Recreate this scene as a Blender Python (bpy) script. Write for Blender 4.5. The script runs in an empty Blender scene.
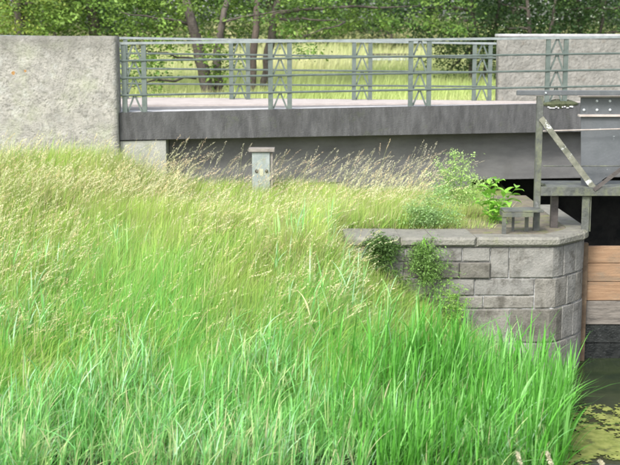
import bpy, bmesh, math, random
import numpy as np
from mathutils import Vector
from mathutils import noise as mnoise
random.seed(7)
RNG = np.random.default_rng(11)
S = bpy.context.scene
C = S.collection

# ---------------------------------------------------------------- camera, sky, sun, exposure
F = 1200.0                      # focal length in photograph pixels (620 wide)
TH = math.atan(191.5 / F)       # pitch down
CZ = 1.10
cd = bpy.data.cameras.new('camera'); cam = bpy.data.objects.new('camera', cd); C.objects.link(cam)
cam.location = (0, 0, CZ); cam.rotation_euler = (math.pi / 2 - TH, 0, 0)
cd.sensor_width = 36; cd.lens = F / 620 * 36; cd.clip_start = 0.1; cd.clip_end = 2000
cd.dof.use_dof = True; cd.dof.focus_distance = 16.0; cd.dof.aperture_fstop = 1.9
S.camera = cam
W = bpy.data.worlds.new('World'); S.world = W; W.use_nodes = True
wt = W.node_tree; wt.nodes.clear()
wo = wt.nodes.new('ShaderNodeOutputWorld'); wb = wt.nodes.new('ShaderNodeBackground')
sk = wt.nodes.new('ShaderNodeTexSky'); sk.sky_type = 'NISHITA'; sk.sun_disc = False
SUN_EL, SUN_AZ = math.radians(44), math.radians(207)      # azimuth clockwise from +Y: behind the camera, to the left
sk.sun_elevation = SUN_EL; sk.sun_rotation = SUN_AZ; sk.air_density = 1.0; sk.dust_density = 3.0; sk.altitude = 50
hs = wt.nodes.new('ShaderNodeHueSaturation'); hs.inputs['Saturation'].default_value = 0.45
wt.links.new(sk.outputs[0], hs.inputs['Color']); wt.links.new(hs.outputs[0], wb.inputs[0]); wt.links.new(wb.outputs[0], wo.inputs[0])
wb.inputs[1].default_value = 0.15
sl = bpy.data.lights.new('sun', 'SUN'); sun = bpy.data.objects.new('sun', sl); C.objects.link(sun)
sl.energy = 1.5; sl.angle = math.radians(14); sl.color = (1.0, 0.965, 0.91)
sd = Vector((math.sin(SUN_AZ) * math.cos(SUN_EL), math.cos(SUN_AZ) * math.cos(SUN_EL), math.sin(SUN_EL)))
sun.rotation_euler = sd.to_track_quat('Z', 'Y').to_euler(); sun.location = (-10, -10, 20)
S.view_settings.view_transform = 'Standard'; S.view_settings.look = 'None'
S.view_settings.exposure = 1.42; S.view_settings.gamma = 1.0
S.render.engine = 'CYCLES'; S.cycles.filter_width = 1.9
S.cycles.max_bounces = 6; S.cycles.transparent_max_bounces = 6

def at(px, py, d):
    """world point that the photograph shows at pixel (px, py), at distance d in front of the camera"""
    u = (px - 310) / F; v = (232.5 - py) / F
    x, y, z = u, math.cos(TH) + v * math.sin(TH), v * math.cos(TH) - math.sin(TH)
    k = d / y
    return Vector((x * k, d, CZ + z * k))

# ---------------------------------------------------------------- materials
def mat(name, c1, c2=None, scale=6, rough=0.85, bump=0.0, bscale=40, metal=0.0, spec=0.35, detail=6, extra=None, stretch=None, obj_coords=False):
    m = bpy.data.materials.new(name); m.use_nodes = True
    nt = m.node_tree; b = nt.nodes['Principled BSDF']
    b.inputs['Roughness'].default_value = rough; b.inputs['Metallic'].default_value = metal
    b.inputs['Specular IOR Level'].default_value = spec
    g = nt.nodes.new('ShaderNodeNewGeometry')
    src = g.outputs['Position']
    if stretch:
        mp = nt.nodes.new('ShaderNodeMapping'); mp.inputs['Scale'].default_value = stretch
        nt.links.new(src, mp.inputs['Vector']); srcs = mp.outputs[0]
    else: srcs = src
    col = None
    if c2:
        n = nt.nodes.new('ShaderNodeTexNoise'); n.inputs['Scale'].default_value = scale
        n.inputs['Detail'].default_value = detail; n.inputs['Roughness'].default_value = 0.65
        nt.links.new(srcs, n.inputs['Vector'])
        r = nt.nodes.new('ShaderNodeValToRGB'); r.color_ramp.elements[0].position = 0.36; r.color_ramp.elements[1].position = 0.64
        r.color_ramp.elements[0].color = (*c1, 1); r.color_ramp.elements[1].color = (*c2, 1)
        nt.links.new(n.outputs['Fac'], r.inputs[0]); col = r.outputs[0]
    else:
        rg = nt.nodes.new('ShaderNodeRGB'); rg.outputs[0].default_value = (*c1, 1); col = rg.outputs[0]
    for e in (extra or []): col = e(nt, src, col)
    nt.links.new(col, b.inputs['Base Color'])
    if bump:
        n2 = nt.nodes.new('ShaderNodeTexNoise'); n2.inputs['Scale'].default_value = bscale; n2.inputs['Detail'].default_value = 5
        nt.links.new(src, n2.inputs['Vector'])
        bp = nt.nodes.new('ShaderNodeBump'); bp.inputs['Strength'].default_value = min(1, bump); bp.inputs['Distance'].default_value = 0.02 * max(1, bump)
        nt.links.new(n2.outputs['Fac'], bp.inputs['Height']); nt.links.new(bp.outputs[0], b.inputs['Normal'])
    return m

def mixc(nt, fac, a, col):
    mx = nt.nodes.new('ShaderNodeMix'); mx.data_type = 'RGBA'
    nt.links.new(fac, mx.inputs[0]); nt.links.new(a, mx.inputs[6]); mx.inputs[7].default_value = (*col, 1)
    return mx.outputs[2]

def blotch(col, scale, lo, hi, stretch=(1, 1, 1), amount=1.0, seed=0.0):
    """irregular stain with a shape of its own"""
    def f(nt, src, c):
        mp = nt.nodes.new('ShaderNodeMapping'); mp.inputs['Scale'].default_value = stretch; mp.inputs['Location'].default_value = (seed, seed * 1.7, seed * .3)
        nt.links.new(src, mp.inputs[0])
        n = nt.nodes.new('ShaderNodeTexNoise'); n.inputs['Scale'].default_value = scale; n.inputs['Detail'].default_value = 7; n.inputs['Roughness'].default_value = .7
        nt.links.new(mp.outputs[0], n.inputs['Vector'])
        r = nt.nodes.new('ShaderNodeMapRange'); r.inputs[1].default_value = lo; r.inputs[2].default_value = hi; r.inputs[4].default_value = amount
        nt.links.new(n.outputs['Fac'], r.inputs[0])
        return mixc(nt, r.outputs[0], c, col)
    return f

def zband(col, z0, z1, amount=0.8, nz=0.25, nscale=5):
    """weathering that fades from height z0 (full) to z1 (none), with a ragged border"""
    def f(nt, src, c):
        sx = nt.nodes.new('ShaderNodeSeparateXYZ'); nt.links.new(src, sx.inputs[0])
        n = nt.nodes.new('ShaderNodeTexNoise'); n.inputs['Scale'].default_value = nscale; n.inputs['Detail'].default_value = 6
        nt.links.new(src, n.inputs['Vector'])
        a = nt.nodes.new('ShaderNodeMath'); a.operation = 'MULTIPLY_ADD'; a.inputs[1].default_value = nz; 
        nt.links.new(n.outputs['Fac'], a.inputs[0]); nt.links.new(sx.outputs[2], a.inputs[2])
        r = nt.nodes.new('ShaderNodeMapRange'); r.inputs[1].default_value = z0 + nz * .5; r.inputs[2].default_value = z1 + nz * .5
        r.inputs[3].default_value = amount; r.inputs[4].default_value = 0
        nt.links.new(a.outputs[0], r.inputs[0])
        return mixc(nt, r.outputs[0], c, col)
    return f

def spots(pts, col, rad):
    """lichen rosettes at given places"""
    def f(nt, src, c):
        n = nt.nodes.new('ShaderNodeTexNoise'); n.inputs['Scale'].default_value = 30; nt.links.new(src, n.inputs['Vector'])
        for p, k in pts:
            d = nt.nodes.new('ShaderNodeVectorMath'); d.operation = 'DISTANCE'; nt.links.new(src, d.inputs[0]); d.inputs[1].default_value = p
            a = nt.nodes.new('ShaderNodeMath'); a.operation = 'MULTIPLY_ADD'; a.inputs[1].default_value = rad * 1.6
            nt.links.new(n.outputs['Fac'], a.inputs[0]); nt.links.new(d.outputs['Value'], a.inputs[2])
            r = nt.nodes.new('ShaderNodeMapRange'); r.inputs[1].default_value = rad * (1.0 + .8) * k; r.inputs[2].default_value = rad * (1.5 + .8) * k
            r.inputs[3].default_value = .9; r.inputs[4].default_value = 0
            nt.links.new(a.outputs[0], r.inputs[0]); c = mixc(nt, r.outputs[0], c, col)
        return c
    return f

def leafmat(name, trans=0.35, rough=0.5, spec=.3):
    m = bpy.data.materials.new(name); m.use_nodes = True
    nt = m.node_tree; b = nt.nodes['Principled BSDF']; out = nt.nodes['Material Output']
    a = nt.nodes.new('ShaderNodeAttribute'); a.attribute_name = 'Col'
    b.inputs['Roughness'].default_value = rough; b.inputs['Specular IOR Level'].default_value = spec
    tr = nt.nodes.new('ShaderNodeBsdfTranslucent'); mx = nt.nodes.new('ShaderNodeMixShader'); mx.inputs[0].default_value = trans
    nt.links.new(a.outputs['Color'], b.inputs['Base Color']); nt.links.new(a.outputs['Color'], tr.inputs[0])
    nt.links.new(b.outputs[0], mx.inputs[1]); nt.links.new(tr.outputs[0], mx.inputs[2]); nt.links.new(mx.outputs[0], out.inputs[0])
    return m

# ---------------------------------------------------------------- object helpers
def origin(o):
    v = Vector((0, 0, 0))
    while o: v += o.location; o = o.parent
    return v
def link(name, me, material, parent=None, loc=None):
    o = bpy.data.objects.new(name, me); C.objects.link(o)
    if material and not me.materials: me.materials.append(material)
    if parent: o.parent = parent
    if loc is not None: o.location = loc
    return o
def mesh_obj(name, verts, faces, material, parent=None, smooth=False):
    """verts are world coordinates; a top-level mesh gets its origin at its base"""
    vs = [Vector(v) for v in verts]
    if parent: off = origin(parent); loc = Vector((0, 0, 0))
    else:
        n = len(vs); off = Vector((sum(v.x for v in vs) / n, sum(v.y for v in vs) / n, min(v.z for v in vs))); loc = off
    me = bpy.data.meshes.new(name); me.from_pydata([tuple(v - off) for v in vs], [], faces); me.update()
    if smooth: me.polygons.foreach_set('use_smooth', [True] * len(me.polygons))
    return link(name, me, material, parent, loc)
def tag(o, label, cat, group=None):
    o['label'] = label; o['category'] = cat
    if group: o['group'] = group
    return o
def thing(name, label, cat, loc, group=None):
    o = bpy.data.objects.new(name, None); C.objects.link(o); o.location = loc; o.empty_display_size = .2
    return tag(o, label, cat, group)
def stuff(o): o['kind'] = 'stuff'; return o
def structure(o): o['kind'] = 'structure'; return o

class MB:
    def __init__(s): s.v = []; s.f = []
    def add(s, v, f):
        n = len(s.v); s.v += [Vector(p) for p in v]; s.f += [tuple(i + n for i in q) for q in f]
    def box(s, a, b, bev=0.0):
        """axis aligned, chamfered"""
        x0, y0, z0 = [min(a[i], b[i]) for i in range(3)]; x1, y1, z1 = [max(a[i], b[i]) for i in range(3)]
        s.hexa([(x0, y0, z0), (x1, y0, z0), (x1, y1, z0), (x0, y1, z0), (x0, y0, z1), (x1, y0, z1), (x1, y1, z1), (x0, y1, z1)], bev)
    def hexa(s, p, bev=0.0):
        bm = bmesh.new(); vs = [bm.verts.new(q) for q in p]
        for q in ((3, 2, 1, 0), (4, 5, 6, 7), (0, 1, 5, 4), (1, 2, 6, 5), (2, 3, 7, 6), (3, 0, 4, 7)): bm.faces.new([vs[i] for i in q])
        if bev: bmesh.ops.bevel(bm, geom=list(bm.edges), offset=bev, segments=1, affect='EDGES')
        bm.normal_update(); bm.verts.index_update()
        s.add([v.co.copy() for v in bm.verts], [tuple(v.index for v in f.verts) for f in bm.faces]); bm.free()
    def bar(s, a, b, w, t, up=(0, 0, 1), bev=0.0):
        """box along a->b: w wide across (perpendicular to up), t thick along up"""
        a = Vector(a); b = Vector(b); d = (b - a).normalized(); u = Vector(up); x = d.cross(u).normalized(); u = x.cross(d).normalized()
        x = x * w / 2; u = u * t / 2
        s.hexa([a - x - u, b - x - u, b + x - u, a + x - u, a - x + u, b - x + u, b + x + u, a + x + u][0:8], bev)
    def tube(s, pts, rad, n=8):
        pts = [Vector(p) for p in pts]; rings = []
        ref = Vector((0.3, 1, 0.2)).normalized()
        for i, p in enumerate(pts):
            d = (pts[min(i + 1, len(pts) - 1)] - pts[max(i - 1, 0)]).normalized()
            x = d.cross(ref).normalized(); y = x.cross(d).normalized(); r = rad[i] if hasattr(rad, '__len__') else rad
            rings.append([p + (x * math.cos(2 * math.pi * k / n) + y * math.sin(2 * math.pi * k / n)) * r for k in range(n)])
        v = [q for r in rings for q in r]; f = []
        for i in range(len(pts) - 1):
            for k in range(n): f.append((i * n + k, i * n + (k + 1) % n, (i + 1) * n + (k + 1) % n, (i + 1) * n + k))
        f.append(tuple(range(n - 1, -1, -1))); f.append(tuple((len(pts) - 1) * n + k for k in range(n)))
        s.add(v, f)
    def build(s, name, m, parent=None, smooth=False): return mesh_obj(name, s.v, s.f, m, parent, smooth)
def boxo(name, a, b, m, parent=None, bev=0.0):
    k = MB(); k.box(a, b, bev); return k.build(name, m, parent)

def quads_mesh(name, V, NQ_per, cols, material, parent=None, off=(0, 0, 0), smooth=False):
    """V: (N, L, 2, 3) strips of quads; cols (N,3) or (N,L,3)"""
    N, L = V.shape[:2]; off = np.array(off)
    nv = N * L * 2; me = bpy.data.meshes.new(name)
    me.vertices.add(nv); me.vertices.foreach_set('co', (V - off).astype(np.float32).reshape(-1))
    base = (np.arange(N) * L * 2)[:, None, None]; k = (np.arange(L - 1) * 2)[None, :, None]
    q = base + k + np.array([0, 1, 3, 2])[None, None, :]
    nf = N * (L - 1); me.loops.add(nf * 4); me.polygons.add(nf)
    me.loops.foreach_set('vertex_index', q.astype(np.int32).reshape(-1))
    me.polygons.foreach_set('loop_start', (np.arange(nf) * 4).astype(np.int32))
    me.update(calc_edges=True)
    if smooth: me.polygons.foreach_set('use_smooth', np.ones(nf, bool))
    if cols.ndim == 2: cols = np.repeat(cols[:, None, :], L, 1)
    cc = np.concatenate([np.repeat(cols[:, :, None, :], 2, 2), np.ones((N, L, 2, 1))], -1)
    at_ = me.color_attributes.new('Col', 'FLOAT_COLOR', 'POINT'); at_.data.foreach_set('color', cc.astype(np.float32).reshape(-1))
    return link(name, me, material, parent)

def blade_verts(B, h, w, az, lean, K=3, pw=1.8, face=None, prof=None):
    N = len(h); t = np.linspace(0, 1, K + 1)
    fa = RNG.uniform(0, 2 * np.pi, N) if face is None else face
    dx = np.cos(az) * lean * h; dy = np.sin(az) * lean * h
    P = np.empty((N, K + 1, 3))
    P[:, :, 0] = B[:, 0, None] + dx[:, None] * t ** pw
    P[:, :, 1] = B[:, 1, None] + dy[:, None] * t ** pw
    P[:, :, 2] = B[:, 2, None] + h[:, None] * (t - 0.42 * np.minimum(lean, 1.6)[:, None] * t ** 2.2)
    wp = np.maximum((1 - t) ** 0.6, 0.06) if prof is None else prof(t)
    wv = np.stack([np.cos(fa), np.sin(fa), np.zeros(N)], -1)[:, None, :] * (w[:, None] * wp[None, :] / 2)[:, :, None]
    return np.stack([P - wv, P + wv], 2)

def fnoise(x, y, sc, seed=0):
    """cheap smooth value noise on arrays"""
    r = np.random.default_rng(seed); T = r.random((64, 64))
    u = x * sc + 100; v = y * sc + 100; i = np.floor(u).astype(int); j = np.floor(v).astype(int); a = u - i; b = v - j
    a = a * a * (3 - 2 * a); b = b * b * (3 - 2 * b); g = lambda p, q: T[p % 64, q % 64]
    return (g(i, j) * (1 - a) + g(i + 1, j) * a) * (1 - b) + (g(i, j + 1) * (1 - a) + g(i + 1, j + 1) * a) * b
def sst(e0, e1, x):
    t = np.clip((x - e0) / (e1 - e0), 0, 1); return t * t * (3 - 2 * t)

# bridge lines (near and far edges are not quite level: the deck is slightly twisted)
XL = at(118, 120, 19.3).x + .02
def near_y(x): return 19.35 + .155 * (x + 2.85) if x > XL - .015 else 19.66
def far_y(x): return 22.25 + .17 * (x + 3.5)
def near_z(x): return -0.035 + .0125 * (x + 2.85)
def far_z(x): return 0.055 - .0145 * (x + 3.5)
WATER = -3.2
# ---------------------------------------------------------------- ground: one sheet to the horizon
def ground_h(X, Y):
    X = np.asarray(X, float); Y = np.asarray(Y, float)
    top = np.interp(X, [-6, -4.4, -3, -2, -1, 0.2], [-.85, -.93, -1.10, -1.34, -1.48, -1.5])
    mid = np.interp(X, [-3, -.6, .3, .6, 1.1, 1.6, 2.0, 2.5, 2.9], [-1.95, -1.85, -1.6, -1.68, -2.05, -2.45, -2.8, -3.1, -3.5])
    foot = np.interp(X, [-3, .5, 2.2, 3.2], [11.6, 11.8, 12.6, 13.2])
    u = np.clip((Y - foot) / (14.93 - foot), 0, 1)
    slope = -3.55 + (mid + 3.55) * u ** np.interp(X, [0, 2], [.95, .6])
    flat = np.clip((Y - 15.05) / .2, 0, 1)
    inside = np.interp(X, [-3, .25, .5], [0, 0, 1])       # where the pier platform makes a flat top
    tt = np.clip((Y - 14.93) / (19.0 - 14.93), 0, 1)
    back_free = mid + (top - mid) * tt
    back = back_free * (1 - inside) + np.where(Y > 15.2, -1.47, mid) * inside
    h = np.where(Y < 14.97, slope, back)
    h = h + (fnoise(X, Y, 1.3, 3) - .5) * .12 * (Y > foot)
    h = np.where(((X > 3.45) & (Y > 13)) | ((X > 2.95) & (Y > 14.0) & (Y < 16.0)), -3.9, h)                       # channel
    # road level behind the bridge face
    road = np.clip((Y - 20.2 - .16 * (X + 2.85)) / .25, 0, 1)
    lvl = -.16 + 0 * X
    hl = h * (1 - road) + lvl * road
    h = np.where((X > 2.75) & (Y < 24.6), h, hl)
    mead = -.30 + .35 * sst(26, 45, Y) + 1.55 * sst(52, 66, Y) + (fnoise(X, Y, .35, 5) - .5) * .25 * sst(26, 34, Y)
    h = np.where(Y > 24.6, mead, h)
    # the far side of the water, where the photographer stands
    nb = np.interp(Y, [-5, 3.4, 8.5], [-.5, -.5, -3.9])
    h = np.where(Y < 8.5, nb, np.where(Y < 10.5, -3.9, h))
    h = np.where((X > 9.5) & (Y > 13) & (Y < 24.6), -.2, h)
    h = np.where((Y > 90), 1.3, h)
    return h
M_ground = mat('bank_soil', (.10, .15, .035), (.19, .22, .07), 4, bump=.6, bscale=25)
xs = np.unique(np.round(np.concatenate([-np.geomspace(12, 900, 16), np.arange(-12, -6, .5), np.arange(-6, 6, .125), np.arange(6, 12.5, .5), [2.94, 2.96, 3.44, 3.46, 2.74, 2.76, 9.49, 9.51], np.geomspace(12.6, 900, 16)]), 4))
ys = np.unique(np.round(np.concatenate([[-900, -200, -60, -20, -5, 0, 3.4], np.arange(4, 11, .5), np.arange(11, 19, .14), [13.99, 14.01, 15.99, 16.01, 14.96, 14.98, 15.06, 15.19, 15.21, 8.49, 12.99, 13.01, 24.59, 24.61], np.arange(19, 27, .2), np.arange(27, 92, 1.5), np.geomspace(93, 1400, 12)]), 4))
GX, GY = np.meshgrid(xs, ys); GH = ground_h(GX, GY)
nx, ny = len(xs), len(ys)
gv = np.stack([GX, GY, GH], -1).reshape(-1, 3).tolist()
gf = [(j * nx + i, j * nx + i + 1, (j + 1) * nx + i + 1, (j + 1) * nx + i) for j in range(ny - 1) for i in range(nx - 1)]
me = bpy.data.meshes.new('ground'); me.from_pydata(gv, [], gf); me.update(); me.polygons.foreach_set('use_smooth', [True] * len(me.polygons))
structure(link('ground', me, M_ground))

M_water = mat('canal_water', (.012, .020, .010), (.025, .035, .014), 2, rough=.10, bump=.15, bscale=7, spec=.07)
nt = M_water.node_tree
structure(mesh_obj('canal_water', [(-80, 7, WATER), (80, 7, WATER), (80, 24, WATER), (-80, 24, WATER)], [(0, 1, 2, 3)], M_water))
# duckweed: a film of algae with ragged holes, 4 mm above the water
M_weed = mat('duckweed', (.13, .16, .03), (.24, .26, .07), 9, rough=.8, bump=.5, bscale=60,
             extra=[blotch((.05, .055, .02), 5, .55, .68, (1, 1, 1)), blotch((.36, .39, .18), 14, .60, .72, (1, 1, 1), .8, 5)])
wv, wf, idx = [], [], {}
sx_, sy_ = .024, .024
for i in range(150):
    for j in range(150):
        x = 2.3 + i * sx_; y = 10.3 + j * sy_
        n = fnoise(np.array(x), np.array(y), 1.6, 9) * .5 + fnoise(np.array(x), np.array(y), 5, 4) * .25 + fnoise(np.array(x), np.array(y), 17, 6) * .25 - max(0, y - 13.3) * .5
        if n < .34 + .12 * random.random() or (x < 3.2 and y > 13.5): continue
        q = []
        for a, b in ((0, 0), (1, 0), (1, 1), (0, 1)):
            k = (i + a, j + b)
            if k not in idx: idx[k] = len(wv); wv.append((x + a * sx_ + random.uniform(-.010, .010), y + b * sy_ + random.uniform(-.010, .010), WATER + .006))
            q.append(idx[k])
        wf.append(tuple(q))
tag(stuff(mesh_obj('duckweed', wv, wf, M_weed)), 'yellow green duckweed floating on the dark water below the stone pier', 'duckweed')

# ---------------------------------------------------------------- bridge
M_fascia = mat('dark_weathered_concrete', (.05, .051, .052), (.09, .091, .092), 5, bump=.5, bscale=50, stretch=(1.6, 1.6, .45),
               extra=[blotch((.035, .035, .034), 5, .46, .66, (1.3, 1.3, .25), .6), blotch((.17, .17, .165), 9, .58, .72, (1.6, 1.6, .2), .4, 3), blotch((.09, .11, .05), 3, .58, .75, (1, 1, 1), .4, 8)])
M_girder = mat('grey_girder_concrete', (.095, .095, .095), (.138, .137, .135), 3, bump=.25, bscale=40, stretch=(.5, .5, 1.5),
               extra=[blotch((.09, .09, .085), 3, .52, .75, (1, 1, .5), .7, 2)])
M_abut = mat('pale_abutment_concrete', (.23, .24, .21), (.31, .31, .28), 6, bump=.4, extra=[blotch((.20, .21, .15), 4, .5, .7, (1, 1, .6), .7)])
M_deck = mat('pale_deck_surface', (.34, .305, .285), (.42, .38, .36), 4, bump=.2, extra=[blotch((.30, .28, .27), 2, .55, .7, (.4, 1, 1), .5)])
M_asph = mat('worn_grey_asphalt', (.15, .145, .145), (.21, .205, .20), 12, bump=.4, bscale=90)
M_edge = mat('white_kerb_concrete', (.40, .40, .41), (.52, .52, .53), 6, bump=.2, extra=[blotch((.25, .24, .22), 9, .60, .75, (1, 1, 1), .8)])
BX0, BX1 = -11.0, 9.6
bridge = thing('road_bridge', 'low concrete road bridge with dark stained edge beam spanning behind the grass and the pier', 'bridge', (0, near_y(0), -1.3))
def strip(f0, f1, lift0, lift1, x0, x1, n=14):
    """top surface strip between fractions f0..f1 of the deck width"""
    v, f = [], []
    xs_ = [x0, XL - .02] + [XL - .012 + (x1 - XL + .012) * i / (n - 2) for i in range(n - 1)]
    for i in range(n + 1):
        x = xs_[i]
        for fr, lf in ((f0, lift0), (f1, lift1)):
            v.append((x, near_y(x) * (1 - fr) + far_y(x) * fr, near_z(x) * (1 - fr) + far_z(x) * fr + lf))
            v.append((x, near_y(x) * (1 - fr) + far_y(x) * fr, near_z(x) * (1 - fr) + far_z(x) * fr + lf - .12))
    for i in range(n):
        a = i * 4; b = a + 4
        f += [(a, b, b + 2, a + 2), (a, a + 1, b + 1, b), (a + 2, b + 2, b + 3, a + 3), (a + 1, a + 3, b + 3, b + 1)]
    return v, f
v, f = strip(.045, .15, .0, .0, BX0, BX1); mesh_obj('kerb', v, f, M_edge, bridge)
v, f = strip(.15, .52, -.035, -.03, BX0, BX1); mesh_obj('carriageway', v, f, M_asph, bridge)
v, f = strip(.52, 1.10, .0, .0, BX0, BX1); mesh_obj('footway', v, f, M_deck, bridge)
def face_beam(name, x0, x1, dy0, dy1, zt, zb, m, n=24, rough=.006, curve=None):
    """long beam that follows the near edge; dy offsets behind the edge line; zt/zb relative to the edge level"""
    v, f = [], []
    for i in range(n + 1):
        x = x0 + (x1 - x0) * i / n
        w = (random.random() - .5) * rough
        for dy, z in ((dy0 + w, zt), (dy0 + w, zb), (dy1, zb), (dy1, zt)):
            zz = z(x) if callable(z) else near_z(x) + z
            v.append((x, near_y(x) + dy, zz))
    for i in range(n):
        a = i * 4; b = a + 4
        for k in range(4): f.append((a + k, a + (k + 1) % 4, b + (k + 1) % 4, b + k))
    f += [(3, 2, 1, 0), tuple(n * 4 + k for k in range(4))]
    return mesh_obj(name, v, f, m, bridge)
# edge beam in two pours with a joint
XJ = at(445, 110, 20).x
fb = lambda x: near_z(x) - .44 - .0 * x
face_beam('edge_beam', XL, BX1, 0, .13, 0.0, lambda x: near_z(x) - .44 - .006 * (x + 2.85), M_fascia)
face_beam('girder', -2.33, BX1, .42, 1.0, -.125, lambda x: -1.27, M_girder)
face_beam('soffit_slab', XL, BX1, .13, .42, -.125, lambda x: near_z(x) - .30, M_girder)
face_beam('abutment', XL, -2.34, .03, 1.0, -.46, lambda x: -1.6, M_abut, n=4)
boxo('abutment', (-2.33, 20.30, -1.7), (2.75, 20.8, -1.2705), M_girder, bridge)
boxo('abutment', (2.45, 20.8, -4), (2.75, 24.5, -1.2705), M_girder, bridge)
# back wall of the opening; its near-black colour stands in for shade
M_dark = mat('painted_shade_concrete', (.015, .016, .017), (.04, .04, .038), 3, bump=.4)
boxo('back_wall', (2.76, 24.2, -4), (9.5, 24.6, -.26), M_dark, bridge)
v = [(BX0, near_y(BX0) + .14, -.26), (BX1, near_y(BX1) + .14, -.26), (BX1, 25.2, -.26), (BX0, 22.4, -.26)]
mesh_obj('underside', v + [(p[0], p[1], -.22) for p in v], [(0, 1, 2, 3), (7, 6, 5, 4), (0, 4, 5, 1), (1, 5, 6, 2), (2, 6, 7, 3), (3, 7, 4, 0)], M_girder, bridge)
boxo('channel_wall', (8.6, 13.5, -4), (9.5, 24.2, -.27), M_girder, bridge)

# moss cushion and crumbled kerb over the edge beam
M_moss = mat('dark_moss', (.035, .045, .02), (.085, .095, .05), 14, bump=1, bscale=60)
v, f = [], []; xa = at(544, 100, 20.3).x; xb_ = at(580, 100, 20.4).x; n = 30
for i in range(n + 1):
    x = xa + (xb_ - xa) * i / n; e = math.sin(math.pi * i / n) ** .5; hz = near_z(x)
    lo_ = hz - (.045 + .05 * random.random()) * e
    for dy, z in ((.55, hz + .012 * e), (.25, hz + (.05 + .02 * random.random()) * e), (.02, hz + .035 * e), (-.03 * e - .004, hz - .01), (-.012, lo_)): v.append((x, near_y(x) + dy, z))
for i in range(n):
    for k_i in range(4): a = i * 5 + k_i; f.append((a, a + 5, a + 6, a + 1))
mesh_obj('moss', v, f, M_moss, bridge)
for i in range(11):
    x = xa + .10 + i * .042 + random.uniform(-.012, .012)
    if i == 5: continue
    z = near_z(x) - random.uniform(.05, .075); w = random.uniform(.012, .03)
    boxo('crumbled_mortar', (x - w, near_y(x) - .022, z - .012), (x + w, near_y(x) + .02, z + random.uniform(.006, .016)), M_edge, bridge, .004)
# ---------------------------------------------------------------- railings
M_rail = mat('grey_green_rail_paint', (.065, .088, .078), (.10, .125, .112), 9, rough=.55, bump=.15, metal=.0, spec=.5, extra=[blotch((.10, .12, .09), 14, .58, .7, (1, 1, 1), .6)])
M_railtop = mat('pale_grey_handrail_paint', (.17, .195, .195), (.24, .27, .27), 9, rough=.4, bump=.1, spec=.6)
RH = 1.10
def railing(label, yf, zf, posts, x0, x1):
    t = thing('bridge_railing', label, 'railing', (posts[0], yf(posts[0]), zf(posts[0])))
    for lv in (1.0, .75, .5, .25):
        k = MB(); n = 10; xs_ = [x0 + (x1 - x0) * i / n for i in range(n + 1)]
        pts = [Vector((x, yf(x) - (.026 if lv < 1 else 0), zf(x) + RH * lv)) for x in xs_]
        if lv == 1.0:
            for a, b in zip(pts[:-1], pts[1:]): k.bar(a, b, .075, .04)
        else: k.tube(pts, .018 if lv < 1 else .02, 6)
        k.build('handrail' if lv == 1.0 else 'rail', M_railtop if lv == 1.0 else M_rail, t)
    for px_ in posts:
        po = MB(); w = .31
        dz = (yf(px_ + .5) - yf(px_ - .5))
        for s in (-1, 1):
            x = px_ + s * w / 2
            po.bar((x, yf(x), zf(x)), (x, yf(x), zf(x) + RH - .021), .078, .05, up=(0, 1, 0))
        pobj = po.build('post', M_rail, t)
        lat = MB()
        for q in range(4):
            zb = zf(px_) + RH * .25 * q + .01; zt = zb + RH * .25 - .03
            for s in (-1, 1):
                lat.bar((px_ + s * (w / 2 - .045), yf(px_) + .002 * s, zb), (px_ + s * .012, yf(px_) + .002 * s, zt), .028, .022, up=(0, 1, 0))
        lat.build('lattice', M_rail, pobj)
    return t
ny_ = lambda x: near_y(x) + .075
npost = [at(p, 80, 19.35 + dd).x for p, dd in ((134, 0.05), (280, .4), (420, .75), (557, 1.1))]
npost = npost + [npost[-1] + 2.32, npost[-1] + 4.64]
fpost = [at(118.5, 80, 22.3).x, at(240, 80, 22.65).x, at(362, 80, 23.0).x, at(482, 80, 23.35).x]
railing('green grey steel railing with lattice posts along the near bridge edge', ny_, near_z, npost, at(119.5, 40, 19.4).x, 9.4)
fy_ = lambda x: far_y(x) - .05
fpost = [fpost[0] - 4.6, fpost[0] - 2.3] + fpost
railing('steel lattice post railing along the far bridge edge, ending at the tan wall', fy_, far_z, fpost, -10, at(496, 43, 23.4).x)

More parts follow.
